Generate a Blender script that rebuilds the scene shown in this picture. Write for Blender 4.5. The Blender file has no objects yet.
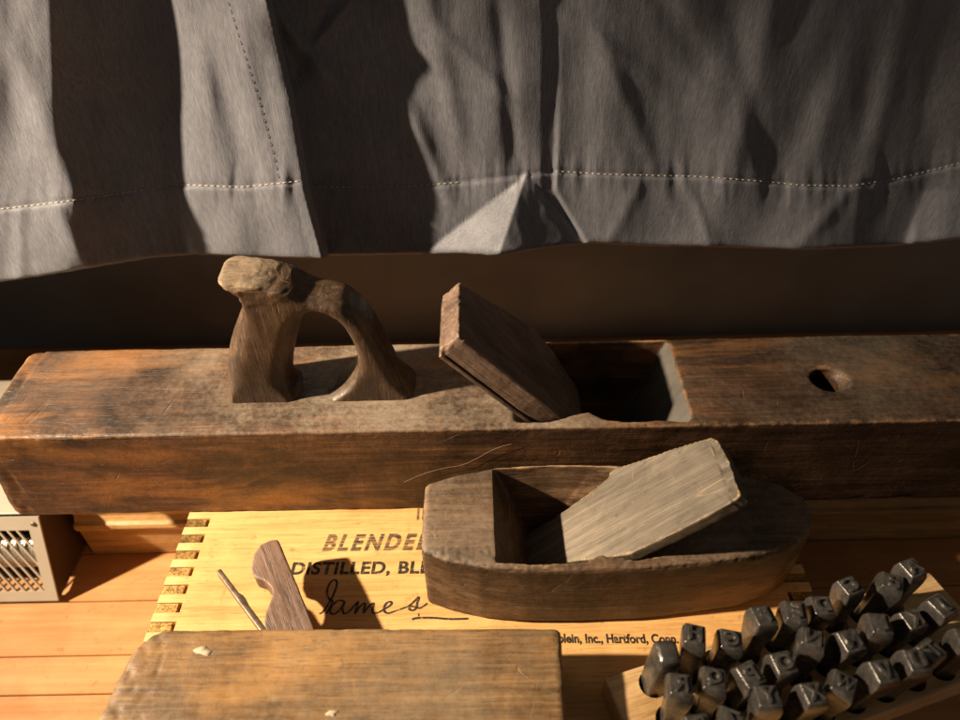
import bpy, bmesh, math, random
from mathutils import Vector, Matrix, Euler, noise
random.seed(7)
PI = math.pi; R = math.radians
D = bpy.data; S = bpy.context.scene; COL = S.collection
# ------------------------------------------------------------------ camera frame (millimetres, eye at the origin)
F = 700.0; TH = R(41.5); RO = R(1.1)
fw = Vector((0, math.cos(TH), -math.sin(TH))); rt0 = Vector((1, 0, 0)); up0 = rt0.cross(fw)
rt = math.cos(RO)*rt0 - math.sin(RO)*up0; up = math.sin(RO)*rt0 + math.cos(RO)*up0
def ray(px, py): return fw*F + rt*(px-480) - up*(py-360)
def at(px, py, z): r = ray(px, py); return r*(z/r.z)
def aty(px, py, y): r = ray(px, py); return r*(y/r.y)
ZF, ZC, ZT = -453.0, -353.3, -282.2        # floor, crate top, top of the long plane
OFF = Vector((0, 0, -ZF))
def W(v): return (Vector(v)+OFF)*0.001     # mm in the eye frame -> metres, floor at z = 0

# ------------------------------------------------------------------ object helpers
def thing(name, label, cat, loc, group=None, rot=(0, 0, 0)):
    o = D.objects.new(name, None); COL.objects.link(o); o.location = W(loc); o.rotation_euler = rot
    o['label'] = label; o['category'] = cat
    if group: o['group'] = group
    o.empty_display_size = .02
    return o
def tag(o, label, cat, group=None):
    o['label'] = label; o['category'] = cat
    if group: o['group'] = group
def link(name, me, mat, root=None, smooth=True):
    """me is in eye-frame mm; the linked object is in metres, local to root"""
    o = D.objects.new(name, me); COL.objects.link(o)
    org = (root.location if root is not None and root.type == 'EMPTY' else Vector((0, 0, 0)))
    base = root
    org = Vector((0, 0, 0))
    while base is not None:
        org = org+base.location; base = base.parent
    if root is None:
        c = Vector((0, 0, 0))
        for v in me.vertices: c += v.co
        c = W(c/max(1, len(me.vertices))); zmin = min(v.co.z for v in me.vertices)
        c.z = (zmin-ZF)*.001; org = c; o.location = c
    for v in me.vertices: v.co = W(v.co)-org
    if root is not None: o.parent = root
    if mat:
        me.materials.clear(); me.materials.append(mat)
    if smooth:
        for p in me.polygons: p.use_smooth = True
    me.update()
    return o
def mesh_of(bm, name='m'):
    me = D.meshes.new(name); bm.normal_update(); bm.to_mesh(me); bm.free(); return me
def prism(pts, z0, z1, bm=None):
    """polygon pts (x,y) extruded from z0 to z1"""
    bm = bm or bmesh.new()
    a = [bm.verts.new((p[0], p[1], z0)) for p in pts]; b = [bm.verts.new((p[0], p[1], z1)) for p in pts]
    n = len(pts); bm.faces.new(a[::-1]); bm.faces.new(b)
    for i in range(n): bm.faces.new((a[i], a[(i+1) % n], b[(i+1) % n], b[i]))
    bmesh.ops.recalc_face_normals(bm, faces=bm.faces[:])
    return bm
def loft(rings, bm=None, cap=True):
    bm = bm or bmesh.new(); vs = [[bm.verts.new(p) for p in r] for r in rings]; n = len(rings[0])
    for k in range(len(vs)-1):
        for i in range(n):
            bm.faces.new((vs[k][i], vs[k][(i+1) % n], vs[k+1][(i+1) % n], vs[k+1][i]))
    if cap: bm.faces.new(vs[0][::-1]); bm.faces.new(vs[-1])
    bmesh.ops.recalc_face_normals(bm, faces=bm.faces[:])
    return bm
def box(x0, x1, y0, y1, z0, z1, bm=None): return prism([(x0, y0), (x1, y0), (x1, y1), (x0, y1)], z0, z1, bm)
def extr(pts, fr, t0, t1, bm=None):
    """polygon pts (a,b) in frame fr=(O,ea,eb,en), extruded along en from t0 to t1"""
    O, ea, eb, en = [Vector(v) for v in fr]
    bm = bm or bmesh.new(); nb = []
    f = lambda p, t: bm.verts.new(O+ea*p[0]+eb*p[1]+en*t)
    a = [f(p, t0) for p in pts]; b = [f(p, t1) for p in pts]; n = len(pts)
    fs = [bm.faces.new(a[::-1]), bm.faces.new(b)]
    for i in range(n): fs.append(bm.faces.new((a[i], a[(i+1) % n], b[(i+1) % n], b[i])))
    bmesh.ops.recalc_face_normals(bm, faces=fs)
    return bm
def roundpoly(pts, r, seg=5):
    """round polygon corners; r is one radius or one per corner"""
    out = []; n = len(pts)
    for i, p in enumerate(pts):
        rr = r[i] if isinstance(r, (list, tuple)) else r
        p = Vector(p).to_2d() if len(p) > 2 else Vector(p); a = Vector(pts[i-1][:2])-p; b = Vector(pts[(i+1) % n][:2])-p
        if rr <= 0: out.append(tuple(p)); continue
        d = min(rr, a.length*.45, b.length*.45); a = p+a.normalized()*d; b = p+b.normalized()*d
        for k in range(seg+1):
            t = k/seg; out.append(tuple(a*(1-t)**2+p*2*t*(1-t)+b*t*t))
    return out
def spline(pts, n=8, closed=False):
    P = [Vector(p) for p in pts]; out = []; m = len(P)
    rng = range(m if closed else m-1)
    for i in rng:
        p0 = P[i-1] if (i > 0 or closed) else P[0]; p1 = P[i]; p2 = P[(i+1) % m]
        p3 = P[(i+2) % m] if (closed or i+2 < m) else P[-1]
        for k in range(n):
            t = k/n; out.append(.5*((2*p1)+(-p0+p2)*t+(2*p0-5*p1+4*p2-p3)*t*t+(-p0+3*p1-3*p2+p3)*t**3))
    if not closed: out.append(P[-1])
    return out
def tube(pts, rad, n=6, bm=None):
    bm = bm or bmesh.new(); P = [Vector(p) for p in pts]; prev = None; rings = []
    for i, p in enumerate(P):
        d = (P[min(i+1, len(P)-1)]-P[max(i-1, 0)]).normalized()
        u = d.orthogonal().normalized() if prev is None else (prev-d*prev.dot(d)).normalized()
        prev = u; v = d.cross(u); r = rad(i/(len(P)-1)) if callable(rad) else rad
        rings.append([p+u*r*math.cos(2*PI*k/n)+v*r*math.sin(2*PI*k/n) for k in range(n)])
    return loft(rings, bm)
def bevel(bm, w, seg=2):
    bmesh.ops.bevel(bm, geom=[e for e in bm.edges if len(e.link_faces) == 2 and e.calc_face_angle(0) > .5], offset=w, segments=seg, profile=.5, affect='EDGES', clamp_overlap=True)
    return bm
def carve(bm, cutters=(), voxel=1.2, smooth=2, disp=((.25, 25), (.12, 6)), wear=None, fac=.5):
    """boolean cuts, voxel remesh, slight smoothing and noise wear -> mesh in mm"""
    me = mesh_of(bm, 'base'); o = D.objects.new('tmp', me); COL.objects.link(o); tmp = [o]
    for c in cutters:
        co = D.objects.new('cut', mesh_of(c, 'cut')); COL.objects.link(co); tmp.append(co)
        m = o.modifiers.new('b', 'BOOLEAN'); m.object = co; m.operation = 'DIFFERENCE'; m.solver = 'EXACT'
    m = o.modifiers.new('r', 'REMESH'); m.mode = 'VOXEL'; m.voxel_size = voxel
    if smooth: m = o.modifiers.new('s', 'SMOOTH'); m.factor = fac; m.iterations = smooth
    dg = bpy.context.evaluated_depsgraph_get(); dg.update()
    out = D.meshes.new_from_object(o.evaluated_get(dg)); out.materials.clear()
    for t in tmp:
        mm = t.data; D.objects.remove(t); D.meshes.remove(mm)
    no = [v.normal.copy() for v in out.vertices]
    for v, n in zip(out.vertices, no):
        d = 0
        for amp, sc in disp: d += amp*noise.noise(v.co/sc)
        if wear: d += wear(v.co, n)
        v.co += n*d
    return out

# ------------------------------------------------------------------ materials
class NT:
    def __init__(s, name):
        s.m = D.materials.new(name); s.m.use_nodes = True; s.t = s.m.node_tree; s.n = s.t.nodes
        s.bs = s.n['Principled BSDF']; s.out = s.n['Material Output']
    def add(s, ty, **k):
        n = s.n.new(ty)
        for a, b in k.items(): setattr(n, a, b)
        return n
    def l(s, a, b): s.t.links.new(a, b)
    def setin(s, sock, v):
        if isinstance(v, bpy.types.NodeSocket): s.l(v, sock)
        else: sock.default_value = v
    def math(s, op, a, b=0., c=0., clamp=False):
        n = s.add('ShaderNodeMath', operation=op, use_clamp=clamp)
        for i, v in enumerate((a, b, c)): s.setin(n.inputs[i], v)
        return n.outputs[0]
    def vmul(s, v, k):
        n = s.add('ShaderNodeVectorMath', operation='MULTIPLY'); s.l(v, n.inputs[0]); n.inputs[1].default_value = k; return n.outputs[0]
    def noise(s, v, scale=1., detail=4., rough=.55, dist=0.):
        n = s.add('ShaderNodeTexNoise'); s.l(v, n.inputs['Vector']); n.inputs['Scale'].default_value = scale
        n.inputs['Detail'].default_value = detail; n.inputs['Roughness'].default_value = rough; n.inputs['Distortion'].default_value = dist
        return n.outputs['Fac']
    def ramp(s, f, stops, interp='LINEAR'):
        n = s.add('ShaderNodeValToRGB'); s.l(f, n.inputs[0]); cr = n.color_ramp; cr.interpolation = interp
        while len(cr.elements) < len(stops): cr.elements.new(.5)
        for e, (p, c) in zip(cr.elements, stops):
            e.position = p; e.color = (c, c, c, 1) if isinstance(c, (int, float)) else (*c, 1)
        return n.outputs[0]
    def mix(s, f, a, b, mode='MIX'):
        n = s.add('ShaderNodeMix', data_type='RGBA', blend_type=mode); n.clamp_factor = True
        s.setin(n.inputs[0], f)
        for i, v in ((6, a), (7, b)):
            if isinstance(v, bpy.types.NodeSocket): s.l(v, n.inputs[i])
            else: n.inputs[i].default_value = (*v, 1)
        return n.outputs[2]
    def coord(s, rot=(0, 0, 0), loc=(0, 0, 0)):
        tc = s.add('ShaderNodeTexCoord'); mp = s.add('ShaderNodeMapping'); s.l(tc.outputs['Object'], mp.inputs[0])
        mp.inputs['Rotation'].default_value = rot; mp.inputs['Location'].default_value = loc
        return mp.outputs[0]
    def bump(s, h, strength=.4, dist=.0006, normal=None):
        n = s.add('ShaderNodeBump'); s.l(h, n.inputs['Height']); n.inputs['Strength'].default_value = strength; n.inputs['Distance'].default_value = dist
        if normal: s.l(normal, n.inputs['Normal'])
        return n.outputs[0]

def wood(name, dark, mid, light, seed=0., rot=(0, 0, 0), dust=0., dustcol=(.30, .25, .19), wear=.5, wearcol=(.42, .26, .13),
         rough=.5, blotch=.6, patch=None, patch_amt=0., grain=1., scratch=.28, bumps=.5, spec=.4, pores=.5, dust_lo=.42, lines=0., toe_shade=0., dustx=None):
    t = NT(name); V = t.coord(rot, (seed*.37, seed*.71, seed*.13))
    warp = t.noise(t.vmul(V, (9, 30, 30)), 1, 2)
    A = t.noise(t.vmul(V, (14*grain, 330*grain, 330*grain)), 1, 5, .62, .4)
    B = t.noise(t.vmul(V, (5*grain, 75*grain, 75*grain)), 1, 4, .6, 1.2)
    A2 = t.noise(t.vmul(V, (26*grain, 1000*grain, 1000*grain)), 1, 4, .65, .3)
    g = t.math('ADD', t.math('MULTIPLY', A, .33), t.math('ADD', t.math('MULTIPLY', B, .35), t.math('MULTIPLY', A2, .32)))
    c = t.ramp(g, [(.38, dark), (.5, mid), (.61, light)])
    Dn = t.noise(V, 22, 5, .62, .6)
    bl = t.ramp(Dn, [(.34, 1 - blotch), (.62, 1.0)])
    c = t.mix(1., c, bl, 'MULTIPLY')
    if patch:
        pn = t.noise(t.vmul(V, (9, 26, 26)), 1, 4, .6, .5)
        c = t.mix(t.math('MULTIPLY', t.ramp(pn, [(.52, 0.), (.66, 1.)]), patch_amt), c, patch)
    P = t.noise(t.vmul(V, (70, 1500, 1500)), 1, 2, .5)
    pm = t.math('MULTIPLY', t.ramp(P, [(.28, 1.), (.42, 0.)]), pores)
    c = t.mix(pm, c, [x*.35 for x in dark])
    if lines:
        lw = t.add('ShaderNodeMapping'); t.l(V, lw.inputs[0]); lw.inputs['Scale'].default_value = (1.1, 150, 60)
        lnz = t.noise(lw.outputs[0], 1, 1, .5)
        lk = t.ramp(t.math('ABSOLUTE', t.math('SUBTRACT', lnz, .47)), [(0., 1.), (.012, 0.)])
        lm = t.ramp(t.noise(t.vmul(V, (14, 200, 60)), 1, 2), [(.42, 0.), (.6, 1.)])
        c = t.mix(t.math('MULTIPLY', t.math('MULTIPLY', lk, lm), lines), c, [x*.55 for x in dark])
        fk = t.ramp(t.noise(t.vmul(V, (60, 210, 100)), 1, 2, .5), [(.72, 0.), (.76, 1.)])
        c = t.mix(t.math('MULTIPLY', fk, .7), c, [x*.4 for x in dark])
    if toe_shade:  # cast shadow painted into the wood colour, deepening toward the right end
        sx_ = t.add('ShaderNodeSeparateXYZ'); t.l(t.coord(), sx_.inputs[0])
        tg = t.ramp(t.math('ADD', t.math('MULTIPLY', sx_.outputs[0], 3.), t.math('MULTIPLY', t.noise(V, 9, 3), .35)), [(.12, 1.), (.75, 1.-toe_shade)])
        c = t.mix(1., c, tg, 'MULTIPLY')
    # speckle, dirt
    sp = t.noise(V, 420, 3, .6)
    c = t.mix(t.math('MULTIPLY', t.ramp(sp, [(.64, 0.), (.80, 1.)]), .3), c, [min(1, x*1.4) for x in light])
    c = t.mix(t.math('MULTIPLY', t.ramp(t.noise(V, 130, 4, .7), [(.27, 1.), (.4, 0.)]), .6), c, [x*.4 for x in dark])
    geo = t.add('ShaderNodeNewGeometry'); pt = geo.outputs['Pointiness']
    en = t.noise(V, 160, 5, .7)
    ew = t.math('MULTIPLY', t.ramp(t.math('ADD', pt, t.math('MULTIPLY', t.math('SUBTRACT', en, .5), .12)), [(.525, 0.), (.585, 1.)]), wear)
    c = t.mix(ew, c, wearcol)
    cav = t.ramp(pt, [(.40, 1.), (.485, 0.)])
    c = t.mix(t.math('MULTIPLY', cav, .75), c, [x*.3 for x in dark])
    # scratches in two directions
    sh = None
    for k, (an, off) in enumerate(((.5, 3.), (-.9, 9.), (1.4, 5.))):
        n2 = t.add('ShaderNodeMapping'); t.l(V, n2.inputs[0]); n2.inputs['Rotation'].default_value = (an*.7, an, an); n2.inputs['Location'].default_value = (off, off, off)
        sn = t.noise(t.vmul(n2.outputs[0], (2.2, 70, 14)), 1, 0, .4)
        ln = t.ramp(t.math('ABSOLUTE', t.math('SUBTRACT', sn, .5)), [(.0, 1.), (.0045, 0.)])
        mk = t.ramp(t.noise(V, 34+9*k, 2), [(.60, 0.), (.66, 1.)])
        q = t.math('MULTIPLY', ln, mk); sh = q if sh is None else t.math('MAXIMUM', sh, q)
    c = t.mix(t.math('MULTIPLY', sh, scratch), c, wearcol)
    if dust > 0:
        nz = t.add('ShaderNodeSeparateXYZ'); t.l(geo.outputs['Normal'], nz.inputs[0])
        uz = t.ramp(nz.outputs[2], [(.25, 0.), (.9, 1.)])
        dn = t.math('ADD', t.math('MULTIPLY', t.noise(V, 16, 3), .6), t.math('MULTIPLY', t.noise(V, 300, 4, .7), .4))
        dm = t.math('MULTIPLY', t.math('MULTIPLY', uz, t.ramp(dn, [(dust_lo, 0.15), (dust_lo+.2, 1.)])), dust)
        if dustx:
            sd_ = t.add('ShaderNodeSeparateXYZ'); t.l(t.coord(), sd_.inputs[0])
            dm = t.math('MULTIPLY', dm, t.ramp(t.math('ADD', t.math('ADD', sd_.outputs[0], .5), t.math('MULTIPLY', t.math('SUBTRACT', Dn, .5), .12)), dustx))
        c = t.mix(dm, c, dustcol)
    t.l(c, t.bs.inputs['Base Color'])
    t.l(t.ramp(t.math('ADD', t.math('MULTIPLY', Dn, .5), t.math('MULTIPLY', A, .5)), [(.3, max(.2, rough-.14)), (.7, min(1, rough+.2))]), t.bs.inputs['Roughness'])
    t.bs.inputs['Specular IOR Level'].default_value = spec
    h = t.math('ADD', t.math('MULTIPLY', g, .9), t.math('MULTIPLY', sh, -.5))
    h = t.math('SUBTRACT', h, t.math('MULTIPLY', pm, .6)); h = t.math('ADD', h, t.math('MULTIPLY', t.noise(V, 260, 4, .65), .55))
    t.l(t.bump(h, bumps, .0008), t.bs.inputs['Normal'])
    return t.m

def plain(name, col, rough=.6, metal=0., var=.2, scale=60, bumps=.15, spec=.5, sc=(1, 1, 1)):
    t = NT(name); V = t.vmul(t.coord(), sc)
    n = t.noise(V, scale, 5, .6)
    t.l(t.ramp(n, [(.3, [x*(1-var) for x in col]), (.7, [min(1, x*(1+var)) for x in col])]), t.bs.inputs['Base Color'])
    t.l(t.ramp(t.noise(V, scale*2.3, 4), [(.3, max(.05, rough-.1)), (.7, min(1, rough+.12))]), t.bs.inputs['Roughness'])
    t.bs.inputs['Metallic'].default_value = metal; t.bs.inputs['Specular IOR Level'].default_value = spec
    if bumps: t.l(t.bump(t.noise(V, scale*6, 4, .6), bumps, .0004), t.bs.inputs['Normal'])
    return t.m

M = {}
M['jointer'] = wood('worn_dark_beech', (.034, .015, .007), (.10, .044, .019), (.21, .10, .042), 1, dust=.85, dustcol=(.31, .25, .185), wear=.8, wearcol=(.46, .25, .11), blotch=.88, patch=(.33, .138, .034), patch_amt=.7, rough=.46, toe_shade=.7, scratch=.07, bumps=.75, dustx=[(.255, .12), (.33, 1.), (.50, .95), (.60, .25)])
M['handle'] = wood('worn_handle_wood', (.045, .024, .013), (.095, .054, .029), (.19, .115, .062), 4, rot=(0, R(90), 0), dust=.3, dustcol=(.27, .215, .15), wear=.8, wearcol=(.48, .30, .15), blotch=.5, rough=.42, spec=.5)
M['jwedge'] = wood('dark_wedge_wood', (.12, .068, .044), (.20, .125, .085), (.29, .20, .145), 7, rot=(0, R(-47), 0), dust=0., wear=.8, wearcol=(.45, .30, .17), blotch=.5)
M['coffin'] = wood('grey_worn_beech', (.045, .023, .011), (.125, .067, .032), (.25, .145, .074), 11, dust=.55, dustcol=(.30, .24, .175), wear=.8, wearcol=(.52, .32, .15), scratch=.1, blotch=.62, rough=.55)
M['cwedge'] = wood('pale_grey_wedge_wood', (.11, .086, .062), (.17, .137, .10), (.25, .205, .15), 15, rot=(0, R(45), 0), dust=0., wear=.9, wearcol=(.62, .42, .2), blotch=.42, scratch=.35, rough=.6)
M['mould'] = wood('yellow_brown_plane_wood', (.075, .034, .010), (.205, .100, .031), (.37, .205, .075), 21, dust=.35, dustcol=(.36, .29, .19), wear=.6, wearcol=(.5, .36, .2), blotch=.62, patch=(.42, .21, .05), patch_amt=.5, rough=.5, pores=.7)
M['mwedge'] = wood('reddish_brown_wedge_wood', (.10, .052, .034), (.20, .115, .078), (.33, .21, .15), 25, rot=(0, 0, R(62)), dust=.1, wear=.7, wearcol=(.42, .2, .1), blotch=.5, pores=1., grain=1.3)
M['pine'] = wood('varnished_pine', (.54, .28, .09), (.70, .40, .14), (.77, .47, .18), 31, dust=0., wear=.3, wearcol=(.8, .6, .3), blotch=.16, scratch=.15, rough=.5, pores=.45, bumps=.2, grain=.6, lines=.55)
M['endgrain'] = wood('pine_end_grain', (.12, .05, .01), (.50, .27, .06), (.85, .55, .16), 33, rot=(0, R(90), 0), wear=0, blotch=.6, pores=1., bumps=1., grain=.8)
M['block'] = wood('oak_block', (.32, .17, .06), (.55, .34, .14), (.70, .48, .24), 37, dust=0., wear=.35, wearcol=(.75, .5, .3), blotch=.2, scratch=.15, rough=.55, pores=.6, grain=.9)
M['ledge'] = wood('oak_trim', (.26, .13, .04), (.46, .26, .095), (.60, .38, .16), 41, wear=0, blotch=.3, rough=.4, grain=.8)
M['floor'] = wood('orange_floor_boards', (.40, .18, .06), (.48, .22, .075), (.54, .27, .10), 45, wear=0, blotch=.18, rough=.42, scratch=.1, bumps=.12, pores=.1, grain=.35, patch=(.46, .19, .065), patch_amt=.5)
t = NT('brown_grey_wall'); V = t.coord(); sx_ = t.add('ShaderNodeSeparateXYZ'); t.l(V, sx_.inputs[0])
n_ = t.math('ADD', t.math('MULTIPLY', sx_.outputs[0], 1.3), t.math('MULTIPLY', t.noise(V, 3.5, 2), .8))
c = t.ramp(n_, [(.0, (.18, .19, .19)), (.35, (.30, .32, .33)), (.62, (.25, .29, .31)), (.95, (.17, .20, .22))])
c = t.mix(1., c, t.ramp(t.noise(V, 9, 3), [(.35, .72), (.65, 1.)]), 'MULTIPLY')
t.l(c, t.bs.inputs['Base Color']); t.bs.inputs['Roughness'].default_value = .85; M['wall'] = t.m
M['throatgrey'] = plain('dusty_end_grain', (.085, .075, .062), .8, var=.3, scale=90, bumps=.4, sc=(1, 1, .3))
M['steel'] = plain('old_blackened_steel', (.12, .108, .096), .25, .65, .5, 240, .3, 1.)
M['iron'] = plain('brown_iron', (.22, .16, .11), .45, .75, .4, 200, .3)
M['cream'] = plain('cream_enamel', (.38, .33, .255), .38, 0., .06, 40, .03)
M['brown'] = plain('shaded_side_enamel', (.055, .028, .016), .5, 0., .12, 40, .05)  # shade on the heater's side painted in: case coloured dark brown
M['dark'] = plain('dark_interior', (.02, .015, .012), .8, 0., .2, 40, 0.)
M['coil'] = plain('grey_coil_metal', (.5, .45, .38), .35, .8, .1, 80, 0.)
M['thread'] = plain('pale_thread', (.62, .52, .40), .8, 0., .1, 500, 0.)
M['hair'] = plain('brown_hair', (.24, .15, .085), .6, 0., .1, 500, 0.)
M['dthread'] = plain('dark_thread', (.085, .08, .08), .8, 0., .1, 500, 0.)
M['paint'] = plain('dried_cream_paint', (.46, .37, .24), .7, 0., .25, 300, .5)
M['raw'] = wood('raw_broken_wood', (.12, .072, .038), (.25, .165, .095), (.42, .29, .165), 51, rot=(0, 0, 0), dust=.5, dustcol=(.25, .20, .14), wear=.8, wearcol=(.62, .40, .18), blotch=.65, bumps=.9, pores=.6, grain=1.3, dust_lo=.3)

t = NT('black_printing_ink'); V = t.coord()
t.bs.inputs['Base Color'].default_value = (.022, .016, .012, 1); t.bs.inputs['Roughness'].default_value = .6
tr = t.add('ShaderNodeBsdfTransparent'); mx = t.add('ShaderNodeMixShader')
t.l(t.math('MULTIPLY', t.ramp(t.noise(V, 420, 4, .7), [(.5, 0.), (.68, 1.)]), .75), mx.inputs[0]); t.l(t.bs.outputs[0], mx.inputs[1]); t.l(tr.outputs[0], mx.inputs[2]); t.l(mx.outputs[0], t.out.inputs[0])
M['ink'] = t.m
t = NT('faded_printing_ink'); V = t.coord()
t.bs.inputs['Base Color'].default_value = (.045, .03, .02, 1); t.bs.inputs['Roughness'].default_value = .7
tr = t.add('ShaderNodeBsdfTransparent'); mx = t.add('ShaderNodeMixShader')
f1 = t.ramp(t.noise(t.vmul(V, (30, 900, 1)), 1, 2), [(.44, 0.), (.56, 1.)]); f2 = t.ramp(t.noise(V, 260, 4, .7), [(.42, 0.), (.66, 1.)])
t.l(t.math('MULTIPLY', t.math('MAXIMUM', f1, f2), .62), mx.inputs[0]); t.l(t.bs.outputs[0], mx.inputs[1]); t.l(tr.outputs[0], mx.inputs[2]); t.l(mx.outputs[0], t.out.inputs[0])
M['fadeink'] = t.m

t = NT('taupe_satin_cloth'); V = t.coord()
st = t.noise(t.vmul(V, (1300, 1300, 160)), 1, 3, .6); st2 = t.noise(t.vmul(V, (380, 380, 30)), 1, 4, .6); bl = t.noise(V, 14, 4, .6)
c = t.ramp(t.math('ADD', t.math('MULTIPLY', st, .75), t.math('MULTIPLY', st2, .25)), [(.30, (.105, .106, .122)), (.70, (.225, .225, .252))])
c = t.mix(1., c, t.ramp(bl, [(.3, .8), (.7, 1.08)]), 'MULTIPLY')
t.l(c, t.bs.inputs['Base Color']); t.bs.inputs['Roughness'].default_value = .5; t.bs.inputs['Specular IOR Level'].default_value = .42
t.bs.inputs['Sheen Weight'].default_value = .25; t.bs.inputs['Sheen Roughness'].default_value = .4
n1 = t.bump(t.math('ADD', st, t.math('MULTIPLY', t.noise(V, 1500, 2), .9)), .4, .0004)
t.l(t.bump(t.noise(t.vmul(V, (70, 70, 20)), 1, 3, .5), .14, .0012, n1), t.bs.inputs['Normal'])
M['cloth'] = t.m

# ------------------------------------------------------------------ setting: floor, wall, trim
bm = bmesh.new(); rnd = random.Random(3); y = -150.
seams = [-150, -110, -70, -30, 10, 50, 88, 126, 160, 197, 222.5, 262, 301, 342, 380, 420, 460, 500, 544]
for a, b in zip(seams, seams[1:]):
    q = box(-1400, 1400, a+.35, b-.35, ZF-12, ZF-rnd.random()*.25, bm)
bevel(bm, .5, 1)
o = link('floor', mesh_of(bm), M['floor'], smooth=False); o['kind'] = 'structure'
bm = box(-1600, 1400, 545, 560, ZF-12, 500); o = link('wall', mesh_of(bm), M['wall'], smooth=False); o['kind'] = 'structure'
# stepped wooden ledge behind the crate
prof = [(301, ZF+.2), (352, ZF+.2), (352, ZC-.4), (306, ZC-.4), (304, ZC-3), (304, -410), (301.6, -414), (299, -415), (298, -418), (299, -421.5), (301, -422.5)]
bm = extr(prof, ((-292, 0, 0), (0, 1, 0), (0, 0, 1), (1, 0, 0)), 0, 900); 
ld = link('wooden_ledge', mesh_of(bm), M['ledge'], smooth=False); tag(ld, 'moulded oak ledge with a raised bead, running behind the crate under the long plane', 'ledge')

# ------------------------------------------------------------------ crate
CX0, CX1, CY0, CY1 = -180.5, 180.6, 45., 298.5
crate = thing('wooden_crate', 'pale pine crate with finger jointed corners and black printing, under the planes', 'crate', (0, 170, ZF))
T = 12.; pitch = 11.1; fy = [255-pitch*k for k in range(-3, 19)]; fy = [v for v in fy if CY0+4 < v < CY1-4]
def comb(side):
    pts = []; x0 = CX0 if side < 0 else CX1; xi = x0 + (T+2.2 if side < 0 else -T-2.2)
    ys = sorted(fy)
    for v in ys: pts += [(x0, v-3.0), (xi, v-3.0), (xi, v+3.0), (x0, v+3.0)]
    return pts
poly = [(CX1, CY0)] + comb(1) + [(CX1, CY1), (CX0, CY1)] + comb(-1)[::-1] + [(CX0, CY0)]
def wob(v, n): return 0
bm = prism(poly, ZC-T, ZC)
me = mesh_of(bm); top = link('top_panel', me, M['pine'], crate, False)
for side in (-1, 1):
    x0 = CX0 if side < 0 else CX1; xi = x0 - side*T
    pts = [(CY1-.2, ZF+.2)]; ys = sorted(fy, reverse=True)
    pts += [(CY1-.2, ZC-T-.3)]
    for v in ys:
        h = ZC-.5-random.random()*.8
        pts += [(v+2.75, ZC-T-.3), (v+2.75, h), (v-2.75, h), (v-2.75, ZC-T-.3)]
    pts += [(CY0+.2, ZC-T-.3), (CY0+.2, ZF+.2)]
    bm = extr(pts, ((x0-side*.15, 0, 0), (0, 1, 0), (0, 0, 1), (-side, 0, 0)), 0, T-.3)
    link('end_panel', mesh_of(bm), M['endgrain'], crate, False)
for ya, yb in ((CY0+.3, CY0+T), (CY1-T, CY1-.3)):
    link('side_panel', mesh_of(box(CX0+T+.2, CX1-T-.2, ya, yb, ZF+.2, ZC-T-.2)), M['pine'], crate, False)

def text_mesh(s, size=10., bold=0., spacing=1., extrude=0., res=4):
    cu = D.curves.new('t', 'FONT'); cu.body = s; cu.size = size; cu.offset = bold; cu.space_character = spacing
    cu.extrude = extrude; cu.resolution_u = res; cu.align_x = 'LEFT'
    ob = D.objects.new('t', cu); COL.objects.link(ob); dg = bpy.context.evaluated_depsgraph_get(); dg.update()
    me = D.meshes.new_from_object(ob.evaluated_get(dg)); D.objects.remove(ob); D.curves.remove(cu); return me
def fit_text(name, s, pa, pb, h, bold, spacing, mat, shear=0., root=crate, z=ZC+.12, w=None):
    """letters from the point pa (baseline start) toward pb, cap height h, width set by |pb-pa|"""
    me = text_mesh(s, 10, bold, spacing); xs = [v.co.x for v in me.vertices]; ys = [v.co.y for v in me.vertices]
    caps = text_mesh('E', 10, bold); ch = max(v.co.y for v in caps.vertices)-min(v.co.y for v in caps.vertices); D.meshes.remove(caps)
    pa, pb = Vector(pa), Vector(pb); d = (pb-pa); L = d.length; d.normalize(); n = Vector((-d.y, d.x, 0)); x0 = min(xs); sx = L/(max(xs)-x0); sy = h/ch
    for v in me.vertices:
        q = pa + d*((v.co.x-x0)*sx + shear*v.co.y*sy) + n*(v.co.y*sy); v.co = (q.x, q.y, z)
    return link(name, me, mat, root, False)
def C(px, py): v = at(px, py, ZC); v.z = 0; return v
e1 = C(322, 550.5); e2 = C(431, 549.0); hh = C(370, 533.5).y-C(370, 550.2).y
fit_text('printed_word', 'BLENDED', e1, e2, hh, .45, 1.32, M['fadeink'], shear=.22)
e1 = C(290, 574.3); e2 = C(487, 572.5); hh = C(350, 561.5).y-C(350, 574.).y
fit_text('printed_word', 'DISTILLED, BLENDED', e1, e2, hh, .34, 1.08, M['ink'], shear=.05)
e1 = C(540, 642.6); e2 = C(679, 643.2); hh = C(620, 633.5).y-C(620, 643).y
fit_text('printed_word', 'Heublein, Inc., Hartford, Conn.', e1, e2, hh, .36, 1.02, M['ink'])
fit_text('printed_word', 'IMPORTED', C(416.5, 520), C(500, 519), C(418, 508).y-C(418, 520).y, .3, 1.2, M['fadeink'])
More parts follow.
